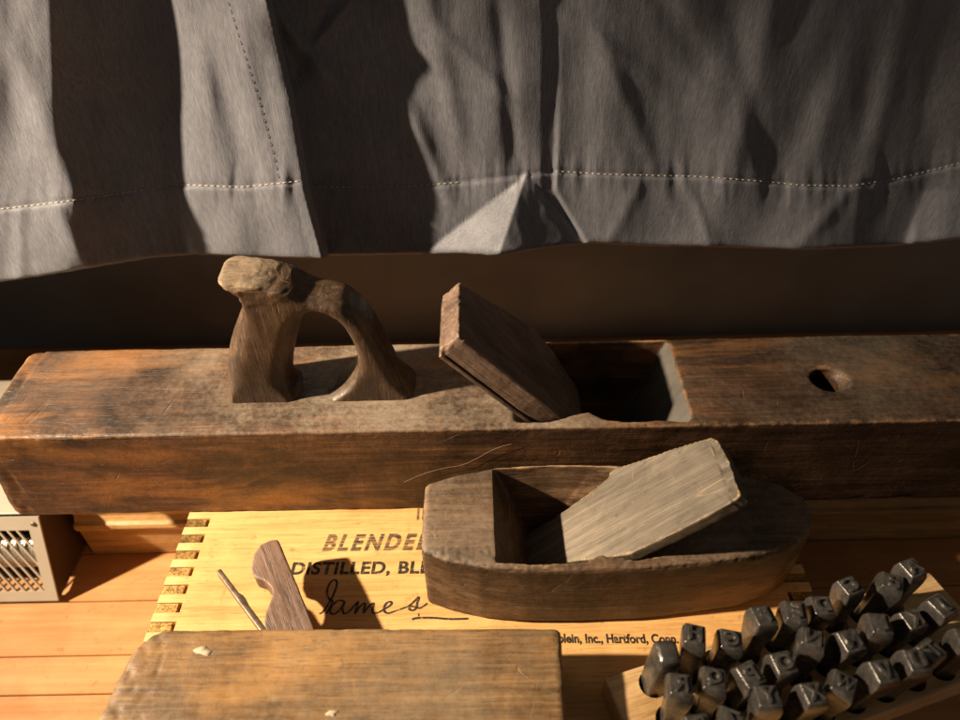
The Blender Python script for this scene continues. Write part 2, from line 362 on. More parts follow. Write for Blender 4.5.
# signature strokes
def sg(x, y): return C(270+x/5.333, 510+y/5.333)
strokes = [
 [(262,553),(275,548),(300,520),(332,465),(354,410),(356,383),(344,373),(325,384),(308,415),(305,450),(318,478),(333,486),(322,515),(306,545),(300,553)],
 [(398,492),(378,482),(350,492),(326,520),(322,546),(338,556),(365,540),(388,508),(398,490),(388,525),(392,550),(410,550),(438,525),(464,494),(470,494),(462,520),(454,552),(474,522),(498,500),(508,503),(500,535),(500,549),(518,525),(544,500),(552,502),(546,530),(552,549),(575,548),(604,532),(634,514),(648,500),(640,489),(620,498),(607,522),(612,544),(632,551),(660,542),(700,528),(740,512),(772,484),(790,466),(792,472),(784,500),(780,522),(762,536),(743,530),(744,517),(765,516),(795,524),(818,514),(838,498)],
 [(757,586),(775,578),(820,575),(880,576),(960,582),(1060,580)],
 [(788,560),(798,558)]]
bm = bmesh.new()
for k, s in enumerate(strokes):
    P = spline([sg(*p) for p in s], 6); wv = .42 if k < 2 else .6
    prev = None
    for i, p in enumerate(P):
        d = (P[min(i+1, len(P)-1)]-P[max(i-1, 0)]).normalized(); n = Vector((-d.y, d.x, 0))
        ww = wv*(1+.55*abs(d.x*.3-d.y*.9)) if k < 2 else wv
        if i in (0, len(P)-1): ww *= .5
        if k == 3: ww = .9
        a = bm.verts.new((p.x+n.x*ww, p.y+n.y*ww, ZC+.14+.0004*i)); b = bm.verts.new((p.x-n.x*ww, p.y-n.y*ww, ZC+.14+.0004*i))
        if prev: bm.faces.new((prev[0], prev[1], b, a))
        prev = (a, b)
bmesh.ops.recalc_face_normals(bm, faces=bm.faces[:])
link('printed_signature', mesh_of(bm), M['ink'], crate, False)

# ------------------------------------------------------------------ long jointer plane
JP = thing('jointer_plane', 'long dark wooden hand plane with a broken closed handle, lying across the crate', 'hand plane', (40, 299, ZC+.2))
y0, y1 = 262., 336.5
prof = roundpoly([(y0, ZC+.2), (y1, ZC+.2), (y1, ZT), (y0, ZT)], [2.5, 2.5, 2.5, 2.2], 3)
def jsec(x, ins=0., li=0.): return [(x+(-10*(1-(p[1]-ZC)/71.) if x < 0 else 0), y0+ins+(p[0]-y0)*(1-2*ins/(y1-y0)), p[1]) for p in prof]
bm = loft([jsec(-281, 5), jsec(-279, 2), jsec(-274.5, 0), jsec(378, 0), jsec(381, 2)])
# throat: polygons at the top and at the mouth
tt = [(18, 267), (18, 334.5), (116, 333.8), (117.4, 333), (116.6, 266.2), (100, 266.6), (80, 266), (68, 268), (60, 274.5), (53, 273), (45, 269.5), (38, 267.5)]
tb = [(76, 275), (76, 327), (88, 327), (90, 326), (90, 274), (88, 274), (86, 274), (84, 274), (82, 274.5), (80, 274.5), (79, 275), (77.5, 275)]
def lerp3(a, b, t, z): return [(p[0]+(q[0]-p[0])*t, p[1]+(q[1]-p[1])*t, z) for p, q in zip(a, b)]
cut1 = loft([lerp3(tt, tb, -.14, ZT+10), lerp3(tt, tb, 1., ZC-3)])
cut2 = bmesh.new()   # worn round hole near the toe
ring = lambda z, r, dx, dy: [(204+dx+r*math.cos(a)*1.06, 296+dy+r*math.sin(a), z) for a in [2*PI*k/24 for k in range(24)]]
loft([ring(ZT+4, 11.5, 1, 0), ring(ZT-1, 10.2, 0, 0), ring(ZT-5, 8.8, -2.4, 2), ring(ZC-4, 8, -4, 3)], cut2)
def jwear(co, n):
    d = 0.
    edge = min(abs(co.y-y0), abs(co.y-y1)); topd = abs(co.z-ZT); bot = abs(co.z-ZC)
    if edge < 5 and topd < 5: d -= 1.1*max(0, noise.noise(Vector((co.x/22., co.y/9., 3.)))-.12)+.35*max(0, noise.noise(Vector((co.x/4., 7., 3.))))
    if edge < 5 and bot < 5: d -= 1.4*max(0, noise.noise(Vector((co.x/14., co.y/9., 8.))))
    if co.x < -272: d -= 1.6*max(0, noise.noise(co/16.)+.1)+.8*max(0, noise.noise(co/5.))*(1 if bot < 25 else .3)
    # dents near the throat lip
    return d
me = carve(bm, [cut1, cut2], 1.3, 1, ((.35, 60), (.16, 14), (.07, 4)), jwear)
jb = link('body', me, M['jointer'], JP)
jb.data.materials.append(M['throatgrey'])
for p in jb.data.polygons:
    c_ = p.center; wx = (c_.x+JP.location.x)*1000; wy = (c_.y+JP.location.y)*1000; wz = (c_.z+JP.location.z)*1000+ZF
    if 84 < wx < 118 and 266 < wy < 334 and wz < ZT-.8 and p.normal.x < -.5: p.material_index = 1
# handle
def HP(px, py): v = aty(px, py, 300); return (v.x, v.z)
def HQ(px, py, y): v = aty(px, py, y); return (v.x, v.z)
outer = [HQ(*p) for p in [(243,408,299),(233,396,296),(228,374,298),(229,350,299),(233,330,299),(239,314,298),(243,304,296),(237,297,290),(223,291,288),(217,283,290),(218,272,300),(226,260,306),(231,253.5,311),(250,252.5,312),(270,255,312),(287,261,311),(294,266,308),(303,273,306),(315,279,305),(330,282,305),(345,287,304),(358,296,303),(370,309,302),(380,326,301),(389,345,300),(398,363,299),(408,379,297),(420,391,295),(432,400,294),(438,410,294)]]
hole = [HQ(*p) for p in [(305,314,296),(300,327,298),(296,343,299),(293,360,299),(293,376,298),(298,388,296),(312,391,296),(328,389,296),(341,381,297),(350,370,298),(357,356,299),(356,342,299),(350,329,298),(340,318,296),(327,311,295),(314,309,295)]]
outer = [tuple(p) for p in spline([Vector(p) for p in outer], 4)]; hole = [tuple(p) for p in spline([Vector(p) for p in hole], 4, True)]
def inside(p, poly):
    c = False; x, y = p
    for (x1, y1_), (x2, y2_) in zip(poly, poly[1:]+poly[:1]):
        if (y1_ > y) != (y2_ > y) and x < (x2-x1)*(y-y1_)/(y2_-y1_)+x1: c = not c
    return c
def segd(p, poly):
    b = 1e9; px, py = p
    for (x1, y1_), (x2, y2_) in zip(poly, poly[1:]+poly[:1]):
        dx, dy = x2-x1, y2_-y1_; L = dx*dx+dy*dy+1e-9; t = max(0, min(1, ((px-x1)*dx+(py-y1_)*dy)/L))
        q = (px-x1-t*dx)**2+(py-y1_-t*dy)**2
        if q < b: b = q
    return math.sqrt(b)
hn_x, hn_z = HQ(252, 270, 302)
def hthick(x, z):
    """half thickness and rim radius of the closed handle, (x,z) in mm"""
    foot = max(0, min(1, (ZT+13-z)/10.)); horn = max(0, 1-math.hypot((x-hn_x)/36., (z-hn_z)/30.))
    horn = min(1, horn*2.); arch = max(0, min(1, (x+98)/14.))*(1-foot)
    return 14.-.8*arch, (12.-8*foot-8*horn-5.5*arch)
g = 0.8; X0, X1, Z0, Z1 = -152., -22., ZT-10, -186.
nx, nz = int((X1-X0)/g), int((Z1-Z0)/g); bm = bmesh.new(); gr = {}
for i in range(nx+1):
    for k in range(nz+1):
        p = (X0+g*i, Z0+g*k)
        if inside(p, outer) and not inside(p, hole):
            dd_ = min(segd(p, outer), segd(p, hole)) if p[1] > ZT-1 else 9
            ht, Rr_ = hthick(*p); Rr_ = max(2.5, Rr_); q = min(1., dd_/Rr_); h_ = ht*math.sqrt(max(.02, 1-(1-q)**2.2))
            gr[i, k] = (bm.verts.new((p[0], 299.5-h_, p[1])), bm.verts.new((p[0], 299.5+h_, p[1])))
cells = [(i, k) for (i, k) in gr if (i+1, k) in gr and (i, k+1) in gr and (i+1, k+1) in gr]; cs = set(cells)
for i, k in cells:
    a, b, c_, d_ = gr[i, k], gr[i+1, k], gr[i+1, k+1], gr[i, k+1]
    bm.faces.new([v[0] for v in (a, b, c_, d_)]); bm.faces.new([v[1] for v in (d_, c_, b, a)])
    for (ni, nk), (u_, w_) in (((i, k-1), (a, b)), ((i+1, k), (b, c_)), ((i, k+1), (c_, d_)), ((i-1, k), (d_, a))):
        if (ni, nk) not in cs: bm.faces.new((u_[1], w_[1], w_[0], u_[0]))
bmesh.ops.delete(bm, geom=[v for v in bm.verts if not v.link_faces], context='VERTS')
def hwear(co, n):
    d = 0.
    hornk = max(0, 1-math.hypot((co.x-hn_x)/34., (co.z-hn_z)/20.))
    if hornk > 0: d += min(1, hornk*2.5)*(.6*noise.noise(Vector((co.x/10., co.y/10., co.z/3.5)))+.3*noise.noise(Vector((co.x/5., co.y/5., co.z/1.6)))-1.1*max(0, .25-abs(noise.noise(Vector((co.x/9., co.y/9.+4, co.z/2.2)))))*(1 if n.z < .8 else .25))
    if -94 < co.x < -60 and co.y < 294 and co.z > -238: d += .15*noise.noise(co/3.)
    return d
me = carve(bm, [], .95, 6, ((.4, 26), (.12, 6)), hwear, .5)
# shear the broken horn top into two facets: grey flat top, splintered lower left end
for v in me.vertices:
    top = HQ(250, 254, 312)[1]-(v.co.y-299.5)*.04-(v.co.x-hn_x)*.05+.5*noise.noise(v.co/5.)
    if v.co.x < -86 and v.co.z > top: v.co.z = top+(v.co.z-top)*.15
hd = link('handle', me, M['handle'], JP)
hd.data.materials.append(M['raw'])
for p in hd.data.polygons:
    c_ = p.center; wx = (c_.x+JP.location.x)*1000; wz = (c_.z+JP.location.z)*1000+ZF
    lim = HQ(250, 287, 290)[1]+2.5*noise.noise(Vector((wx/5., c_.y*200, wz/5.)))+max(0, wx+112)*.25
    if wx < -90 and wz > lim: p.material_index = 1
# wedge and iron, bedded at 47 degrees leaning to the left
a47 = R(47); ex = Vector((math.cos(a47), 0, -math.sin(a47))); en = Vector((math.sin(a47), 0, math.cos(a47)))
O = Vector((-20.6, 0, -231.2))
w = [(-.5, 269.5), (1, 268), (60, 268), (84, 270), (118, 277), (118, 325), (84, 331), (66, 332.5), (30, 323.5), (0, 315.5), (-1, 312.5)]
bm = extr(w, (O, ex, (0, 1, 0), en), .4, 14.2)
for v in bm.verts:
    s = (v.co-O).dot(ex); tn = (v.co-O).dot(en)
    if s > 70 and tn > 5: v.co -= en*(s-70)*.2
def wwear(co, n):
    s = (co-O).dot(ex)
    return (-.9*max(0, noise.noise(co/3.)+.15) if s < 3.5 else 0)
bevel(bm, .8, 2)
link('wedge', carve(bm, [], .8, 3, ((.3, 18), (.12, 6)), wwear), M['jwedge'], JP)
bm = extr([(2, 267.6), (110, 267.6), (110, 314), (2, 314)], (O, ex, (0, 1, 0), en), -2.6, -.3)
link('iron', mesh_of(bevel(bm, .5, 2)), M['iron'], JP)

# ------------------------------------------------------------------ small coffin smoothing plane
SP = thing('smoothing_plane', 'small coffin shaped wooden plane with a pale grey wedge rising to the right', 'hand plane', (68, 219, ZC+.3))
ZS = -301.
ol = [(-31.3, 197.5), (-17, 192), (-2, 188.6), (20, 186.3), (45, 185.4), (80, 186.4), (110, 188.8), (135, 192), (154, 198), (166, 206), (171, 216), (170, 227), (160, 236), (140, 243), (110, 248.5), (75, 251.4), (38, 253.2), (7, 251.6), (-15, 246.4), (-31.3, 240.2)]
ring0 = roundpoly(ol, [3]+[0]*18+[3], 3)
def csec(z, k=0.):
    c = Vector((70, 219.5)); return [(p[0]-(p[0]-c.x)/abs(p[0]-c.x+1e-6)*min(k, abs(p[0]-c.x)), p[1]-(p[1]-c.y)*k/32., z) for p in ring0]
bm = loft([csec(ZC+.3, 2.2), csec(ZC+3.5, 0), csec(ZS-3, 0), csec(ZS-.8, .6), csec(ZS, 2.4)])
st_ = [(6, 190.6), (6, 249.8), (40, 251), (62, 250.4), (72, 249), (88, 245), (88, 193), (75, 190.6), (66, 192.6), (58, 194), (50, 190.2), (30, 189.2)]
sb_ = [(29, 212), (29, 240), (30, 240), (32, 240), (34, 239), (36, 239), (36, 212), (35.5, 211), (35, 211), (34, 211), (32, 211), (30, 211)]
cut = loft([lerp3(st_, sb_, -.16, ZS+8), lerp3(st_, sb_, 1., ZC-3)])
def cwear(co, n):
    d = 0
    if abs(co.z-ZS) < 4: d -= .7*max(0, noise.noise(co/10.))*(1 if abs(n.z) < .9 else .3)
    if abs(co.z-ZS) < 3 and co.y < 200: d -= .7*max(0, noise.noise(co/2.6))
    return d
me = carve(bm, [cut], .95, 1, ((.45, 35), (.14, 9), (.06, 3)), cwear)
link('body', me, M['coffin'], SP)
f5 = R(45.3); ex2 = Vector((math.cos(f5), 0, math.sin(f5))); en2 = Vector((-math.sin(f5), 0, math.cos(f5)))
O2 = Vector((46., 0, -323.3))
w = [(-34, 214), (-10, 207), (0, 204.5), (20, 197), (32, 193.2), (36, 192.0), (60, 191.0), (80, 190.7), (95, 191.3), (98, 192.5), (98.5, 210), (96.5, 226), (94, 229.5), (88, 231.5), (70, 236.5), (50, 241.5), (38, 244.6), (33, 244), (32, 241.5), (20, 239.5), (0, 237), (-34, 236)]
bm = extr(w, (O2, ex2, (0, 1, 0), en2), -7.5, 0)
def cw2(co, n):
    s = (co-O2).dot(ex2); d = 0
    if s > 93: d -= 1.6*max(0, noise.noise(co/6.)+.05)+.35*max(0, noise.noise(co/2.))
    if co.y < 194 and s > 36: d -= .5*max(0, noise.noise(co/9.))
    return d
link('wedge', carve(bm, [], .8, 2, ((.3, 20), (.1, 6)), cw2), M['cwedge'], SP)
bm = extr([(-34, 212), (-5, 206), (55, 198), (62, 200), (62, 236), (-34, 236)], (O2, ex2, (0, 1, 0), en2), -11.2, -7.9)
link('iron', mesh_of(bevel(bm, .4, 1)), M['iron'], SP)

# ------------------------------------------------------------------ moulding plane lying on its side
MP = thing('moulding_plane', 'yellowish brown wooden plane lying on its side with wedge and iron pointing away', 'hand plane', (-62, 120, ZC+.3))
zt = ZC+37.
tl = at(150, 628, zt); tr_ = at(561, 626.5, zt); bl_ = at(105, 720, zt); br = at(566.5, 720, zt)
dl = (bl_-tl); dr = (br-tr_)
ol = [(tr_.x+dr.x*2, tr_.y+dr.y*2), (tr_.x, tr_.y), (tl.x-4, tl.y), (tl.x-4+dl.x*2.0, tl.y+dl.y*2.0)]
ring1 = roundpoly([p for p in ol], [3, 3.5, 15, 3], 6)
cxy = Vector((-62, 120))
def msec(z, k): return [(p[0]-math.copysign(min(k, abs(p[0]-cxy.x)), p[0]-cxy.x), p[1]-math.copysign(min(k, abs(p[1]-cxy.y)), p[1]-cxy.y), z) for p in ring1]
bm = loft([msec(ZC+.3, 1.5), msec(ZC+2, 0), msec(zt-2.2, 0), msec(zt-.6, .7), msec(zt, 2.2)])
# throat seen from behind
cutm = box(-122, -84, 130, 190, zt-23, zt-10)
def mwear(co, n):
    d = 0
    if abs(co.z-zt) < 3.5: d -= .9*max(0, noise.noise(Vector((co.x/8, co.y/8, 1.))))*(1 if abs(n.z) < .93 else .25)
    q = math.hypot(co.x+160, co.y-135)
    if co.x < -150: d -= 1.2*max(0, noise.noise(co/5.)+.05)
    return d
link('body', carve(bm, [cutm], 1.15, 1, ((.35, 40), (.12, 10), (.06, 3)), mwear), M['mould'], MP)
zw = ZC+26.; zb = ZC+16.
wp = [(269.8,539.8),(278,538.7),(296,582),(313.5,626),(330,668),(283,668),(264.6,626),(264.2,615),(268,606),(272,596),(271.5,588),(264.6,580.5),(254.5,577.5),(251,569),(252.6,555),(259.4,545)]
wq = [tuple(at(p[0], p[1], zw).xy) for p in wp]
bm = prism(roundpoly(wq, 1.2, 2), zb, zw); bevel(bm, .7, 2)
link('wedge', carve(bm, [], .7, 1, ((.15, 8), (.08, 2.5))), M['mwedge'], MP)
ia = at(219.5, 571.5, ZC+21).xy; ib = at(262, 629, ZC+21).xy; dd = (ib-ia).normalized(); nn = Vector((-dd.y, dd.x)); ib = ia+dd*75
q = [ia-nn*1.5, ia+nn*1.1+dd*.6, ia+dd*20+nn*1.2, ia+dd*23+nn*2.1, ia+dd*26+nn*2.1, ia+dd*30+nn*1.5, ib+nn*1.5, ib-nn*1.5]
bm = prism([tuple(v) for v in q], ZC+16.5, ZC+23.5); bevel(bm, .5, 2)
link('iron', mesh_of(bm), M['iron'], MP)
def blob(px, py, r, seed, parts=1):
    c = at(px, py, zt); rn = random.Random(seed); bm = bmesh.new()
    for k in range(parts):
        cx = c.x+(k*.9-.3)*r*.9; cy = c.y-k*r*.35; ring = []
        n = 18; cen = bm.verts.new((cx, cy, zt+.55)); inner = []; 
        for i in range(n):
            a = 2*PI*i/n; rr = r*(.75+.4*noise.noise(Vector((math.cos(a)*1.3+seed, math.sin(a)*1.3, k))))*(1 if k == 0 else .75)
            ring.append(bm.verts.new((cx+rr*math.cos(a)*1.25, cy+rr*math.sin(a)*.8, zt-.35))); inner.append(bm.verts.new((cx+rr*.8*math.cos(a)*1.25, cy+rr*.8*math.sin(a)*.8, zt+.35)))
        for i in range(n):
            j = (i+1) % n; bm.faces.new((ring[i], ring[j], inner[j], inner[i])); bm.faces.new((inner[i], inner[j], cen))
    bmesh.ops.recalc_face_normals(bm, faces=bm.faces[:])
    link('paint_spot', mesh_of(bm), M['paint'], MP)
blob(203, 650, 3.6, 2, 2); blob(334, 713, 2.8, 5)

# ------------------------------------------------------------------ punch block and letter punches
ang = R(16.2); eu = Vector((math.cos(ang), math.sin(ang), 0)); ev = Vector((math.sin(ang), -math.cos(ang), 0)); BO = Vector((56.4, 149.6, 0)); ZB = -337.
PB = thing('punch_block', 'pale oak block drilled with rows of holes that hold the letter punches', 'tool block', (130, 145, ZC+.3))
bw, bl = 53., 190.
pt = [(0, 0), (bl, 0), (bl, bw), (0, bw)]
B3 = lambda p, z: tuple(BO+eu*p[0]+ev*p[1]+Vector((0, 0, z)))
bm = loft([[B3(p, ZC+.3) for p in pt], [B3(p, ZB) for p in pt]]); bevel(bm, 1.0, 2)
slots = []; cuts = bmesh.new()
for r_ in range(3):
    for i in range(9):
        u = 21+16.9*i; v = 9.6+16.9*r_; slots.append((r_, i, u, v))
        c = BO+eu*u+ev*v
        ring = [(c.x+6.7*math.cos(2*PI*k/20), c.y+6.7*math.sin(2*PI*k/20)) for k in range(20)]
        prism(ring, ZC+3.5, ZB+5, cuts)
bmesh.ops.recalc_face_normals(cuts, faces=cuts.faces[:])
me0 = mesh_of(bm); ob = D.objects.new('t', me0); COL.objects.link(ob); oc = D.objects.new('c', mesh_of(cuts)); COL.objects.link(oc)
m = ob.modifiers.new('b', 'BOOLEAN'); m.object = oc; m.solver = 'EXACT'; dg = bpy.context.evaluated_depsgraph_get(); dg.update()
meb = D.meshes.new_from_object(ob.evaluated_get(dg)); D.objects.remove(ob); D.objects.remove(oc); meb.materials.clear()
# grain follows the block: material mapping is turned with it
M['block'].node_tree.nodes['Mapping'].inputs['Rotation'].default_value = (0, 0, -ang)
link('block', meb, M['block'], PB, False)

def sq(h, r, z, n=3):
    pts = roundpoly([(-h, -h), (h, -h), (h, h), (-h, h)], r, n); return [(p[0]*.001, p[1]*.001, z*.001) for p in pts]
def punch_mesh(kind):
    hs = 4.1
    if kind == 'blank': rr = [sq(4.7, 1.2, 0), sq(5.4, 1.6, 8), sq(5.6, 1.8, 30), sq(5.5, 1.8, 41), sq(5.0, 2.0, 43.6), sq(3.6, 2.0, 44.8)]
    else: rr = [sq(hs, 1.1, 0), sq(hs+.1, 1.1, 22), sq(4.9, 1.0, 29), sq(5.6, 1.0, 36), sq(5.6, .9, 40.5), sq(4.7, .7, 43.8), sq(4.4, .6, 44.2)]
    bm = loft(rr); bevel(bm, .0002, 1)
    for v in bm.verts: pass
    me = mesh_of(bm, 'shank'); return me
pm_, pb_ = punch_mesh('std'), punch_mesh('blank')
for me in (pm_, pb_):
    me.materials.append(M['steel'])
    for p in me.polygons: p.use_smooth = True
    try: me.set_sharp_from_angle(angle=R(32))
    except Exception: pass
rows = ['IHGFEDCBA', 'RQPONMLKJ', '&ZYXWVUTS']
where = ['back row', 'middle row', 'front row']
rn = random.Random(11)
for r_, i, u, v in slots:
    ch = rows[r_][i]; blank = (r_ == 0 and i == 0)
    c = BO+eu*u+ev*v
    nm = {'&': 'ampersand'}.get(ch, 'letter '+ch)
    lab = ('smooth blank ended steel punch standing at the left end of the back row' if blank else
           'dark steel punch with raised mirrored %s in the %s of the oak block' % (nm, where[r_]))
    tz = rn.uniform(-.35, .35)+(.6 if i % 3 == 1 else 0)*rn.choice((-1, 1))*.6; 
    o = thing('letter_punch', lab, 'punch', (c.x, c.y, ZC+4), 'letter punches in the oak block', (rn.uniform(-.07, .07), rn.uniform(-.07, .07), tz+ang*.4))
    o.rotation_mode = 'XYZ'
    s = D.objects.new('shank', pb_ if blank else pm_); COL.objects.link(s); s.parent = o
    s.scale = (rn.uniform(.93, 1.07), rn.uniform(.93, 1.07), 1.0+(.0 if blank else rn.uniform(-.06, .07)))
    if not blank:
        me = text_mesh(ch, 8.6, .16, 1., .55, 3); xs = [q.co.x for q in me.vertices]; ys = [q.co.y for q in me.vertices]
        mx_, my_ = (min(xs)+max(xs))/2, (min(ys)+max(ys))/2; k = min(7.8/(max(ys)-min(ys)), 8.2/(max(xs)-min(xs)))
        for q in me.vertices:
            sh_ = .86 if q.co.z > .1 else 1.0
            q.co = Vector((-(q.co.x-mx_)*k*sh_, (q.co.y-my_)*k*sh_, 0 if q.co.z < 0 else 1.5))*.001
        me.flip_normals(); me.materials.clear(); me.materials.append(M['steel'])
        l = D.objects.new('letter', me); COL.objects.link(l); l.parent = o; l.location = (0, 0, .0441*s.scale.z)

# ------------------------------------------------------------------ curtain
YC = 400.
def pl(pts, x):
    if x <= pts[0][0]: return pts[0][1]
    for a, b in zip(pts, pts[1:]):
        if x <= b[0]: t = (x-a[0])/(b[0]-a[0]); return a[1]+(b[1]-a[1])*t
    return pts[-1][1]
def sm(pts, x):
    if x <= pts[0][0]: return pts[0][1]
    for a, b in zip(pts, pts[1:]):
        if x <= b[0]: t = (x-a[0])/(b[0]-a[0]); t = t*t*(3-2*t); return a[1]+(b[1]-a[1])*t
    return pts[-1][1]
hem = [(-220, 300), (-60, 290), (0, 282), (60, 273), (150, 258), (194, 254.5), (260, 257), (322, 259), (327, 256), (415, 254.5), (460, 253.5), (497, 255.5), (545, 248), (596, 243), (640, 246), (716, 247), (800, 250), (880, 247), (905, 245), (960, 239), (1060, 232), (1200, 228)]
stc = [(-220, 235), (0, 209), (60, 202), (110, 195), (150, 189), (172, 184), (240, 187), (300, 181), (318, 187), (380, 187), (415, 186), (460, 182), (520, 175), (555, 171), (600, 174), (700, 176.5), (760, 181), (800, 185), (850, 186), (900, 178), (960, 163), (1200, 140)]
rowsD = {   # forward offset (mm) of the cloth along the width, at three heights
 -120: [(-300, 2), (-60, 6), (0, 10), (30, 10), (90, -2), (125, -11), (180, 4), (232, 17), (240, 17), (244, 1), (300, -3), (360, -6), (400, -1), (470, 5), (535, 8), (560, 7), (566, 7), (620, 9), (700, 10), (760, 7), (820, 11), (880, 8), (950, 10), (1010, 16), (1060, 6), (1200, 8)],
 100: [(-300, 2), (-60, 4), (0, 9), (52, 13), (95, 1), (150, -10), (170, -10), (215, 3), (262, 13), (285, 18), (291, 18), (296, -4), (345, -9), (385, -9), (430, -1), (500, 6), (540, 8), (554, 6), (562, 7), (600, 9), (660, 7), (720, 11), (780, 8), (830, 11), (890, 6), (925, 2), (965, 10), (1040, 12), (1200, 6)],
 190: [(-300, 2), (-60, 5), (0, 9), (60, 13), (120, 6), (168, -9), (176, -8), (235, 4), (290, 14), (305, 16), (312, -4), (360, -8), (415, -8), (460, -4), (500, 3), (535, 5), (552, 3), (557, 6), (600, 8), (660, 7), (720, 10), (790, 9), (830, 9), (890, 3), (925, -1), (960, 7), (1040, 12), (1200, 6)],
 258: [(-300, 2), (-60, 5), (0, 10), (70, 14), (140, 5), (190, -9), (199, -7), (255, 4), (310, 15), (323, 18), (329, -5), (380, -8), (418, -8), (460, -5), (497, -2), (560, -1), (592, 1), (597, 7), (650, 7), (712, 9), (718, 7.5), (790, 10), (850, 9), (900, 1), (908, 5), (960, 12), (1040, 14), (1200, 6)]}
KR = sorted(rowsD)
def mono(pts, x):
    """piecewise smooth in wide spans, straight in narrow ones"""
    return sm(pts, x)*.55+pl(pts, x)*.45
def tri_h(px, py):
    # pleat pulled forward at the hem: ridge from apex to hem
    A = Vector((527, 172)); Bm = Vector((497, 262)); L = Vector((410, 262)); Rr = Vector((604, 262)); p = Vector((px, py))
    def bary(p, a, b, c):
        v0, v1, v2 = b-a, c-a, p-a; d = v0.x*v1.y-v1.x*v0.y
        v = (v2.x*v1.y-v1.x*v2.y)/d; w_ = (v0.x*v2.y-v2.x*v0.y)/d; return 1-v-w_, v, w_
    for a, b, c, hb in ((A, Bm, L, 0), (A, Bm, Rr, 1)):
        u_, v_, w_ = bary(p, a, b, c)
        if u_ >= -1e-6 and v_ >= -1e-6 and w_ >= -1e-6: return v_*23+u_*.01
    return 0.
def Dp(px, py):
    k = 0
    while k < len(KR)-2 and py > KR[k+1]: k += 1
    t = max(0, min(1, (py-KR[k])/(KR[k+1]-KR[k])))
    # interpolate matching control points so creases slant with the cloth
    a, b = rowsD[KR[k]], rowsD[KR[k+1]]
    return k, t, a, b
def align(a, b, t):
    return None
SEG = {}
def Dv(px, py):
    k, t, a, b = Dp(px, py)
    # shift of the sample position follows the leaning pleat edge
    ek = {-120: 240, 100: 293, 190: 308, 258: 326}; e0, e1 = ek[KR[k]], ek[KR[k+1]]; e = e0+(e1-e0)*t
    fk = {-120: 562, 100: 557, 190: 554, 258: 596}; f0, f1 = fk[KR[k]], fk[KR[k+1]]; f = f0+(f1-f0)*t
    gk = {-120: 150, 100: 160, 190: 172, 258: 195}; g0, g1 = gk[KR[k]], gk[KR[k+1]]; g = g0+(g1-g0)*t
    hk = {-120: 1010, 100: 945, 190: 925, 258: 905}; h0, h1 = hk[KR[k]], hk[KR[k+1]]; h = h0+(h1-h0)*t
    def warp(px, c, anchors):
        return pl([(-300, -300)]+list(zip(c, anchors))+[(1200, 1200)], px)
    c = (g, e, f, h)
    xa = warp(px, c, (g0, e0, f0, h0)); xb = warp(px, c, (g1, e1, f1, h1))
    d = mono(a, xa)*(1-t)+mono(b, xb)*t
    return d
CREASES = [(272, 8, 318, 66, 5, 9), (330, 0, 300, 66, -3, 10), (318, 40, 350, 5, 3, 6), (560, 10, 640, 70, 2.5, 10), (655, -10, 700, 60, -2.5, 12), (780, -20, 735, 150, 3, 14), (735, 30, 770, 165, -2.2, 12), (600, 40, 655, 170, 2.2, 10), (860, -20, 800, 130, -3, 16), (905, 10, 865, 175, 3.5, 12), (420, -30, 455, 120, 2.5, 12), (400, 90, 440, 180, 2.5, 9), (500, 20, 515, 150, -2, 9), (20, 60, 70, 190, 2.5, 14), (200, 20, 250, 170, -1.8, 12), (450, 40, 500, 90, 1.5, 8), (690, 190, 715, 245, 1.5, 6), (850, 190, 800, 245, 1.5, 8), (640, 185, 610, 240, 1.2, 7), (60, 215, 90, 270, 1.5, 8), (20, 215, 20, 280, 1.5, 8)]
def curtain_pt(px, py, off=0.):
    d = Dv(px, py); s = pl(stc, px); hm = pl(hem, px)
    tri = tri_h(px, py)
    if tri > 0: d += tri*(1+.05*noise.noise(Vector((px/28., py/28., 2.))))+.2*noise.noise(Vector((px/9., py/14., 2.)))*min(1, tri/4)
    # wrinkles: soft diagonal and vertical, tighter gathers along the stitching
    q = Vector((px/60., py/150., 1.3)); d += 4.2*noise.noise(q)+.7*noise.noise(Vector((px/26., py/110., 7.)))+.12*noise.noise(Vector((px/9., py/60., 3.)))
    d += 1.5*noise.noise(Vector(((px+py*.45)/52., (py-px*.45)/120., 17.)))
    for (ax, ay, bx_, by_, am, wd) in CREASES:
        ux, uy = bx_-ax, by_-ay; L2 = ux*ux+uy*uy; tt_ = ((px-ax)*ux+(py-ay)*uy)/L2
        if -.5 < tt_ < 1.5:
            dist = ((px-ax)*uy-(py-ay)*ux)/math.sqrt(L2); e_ = max(0, -tt_, tt_-1)
            d += am*(.62 if px > 540 else 1.)*math.exp(-(dist/wd)**2-(e_*4)**2)
    k = math.exp(-((py-s)/20.)**2)
    d += k*(.5+.9*abs(noise.noise(Vector((px/50., 5., 5.)))))*(1.5*noise.noise(Vector((px/10., py/60., 4.)))+.5*noise.noise(Vector((px/4.6, py/40., 9.))))
    if tri <= 0:
        d -= .6*math.exp(-((py-s)/2.4)**2)
        if py > s+2: d += .5
    # hem edge rolls back
    d -= 1.2*max(0, 1-(hm-py)/3.)
    v = aty(px, py, YC-d-off); return v
bm = bmesh.new(); xs = [-1100+16*i for i in range(50)]+[-300+2.0*i for i in range(355)]+[410+1.0*i for i in range(200)]+[610+2.0*i for i in range(296)]; grid = []
NR = 190
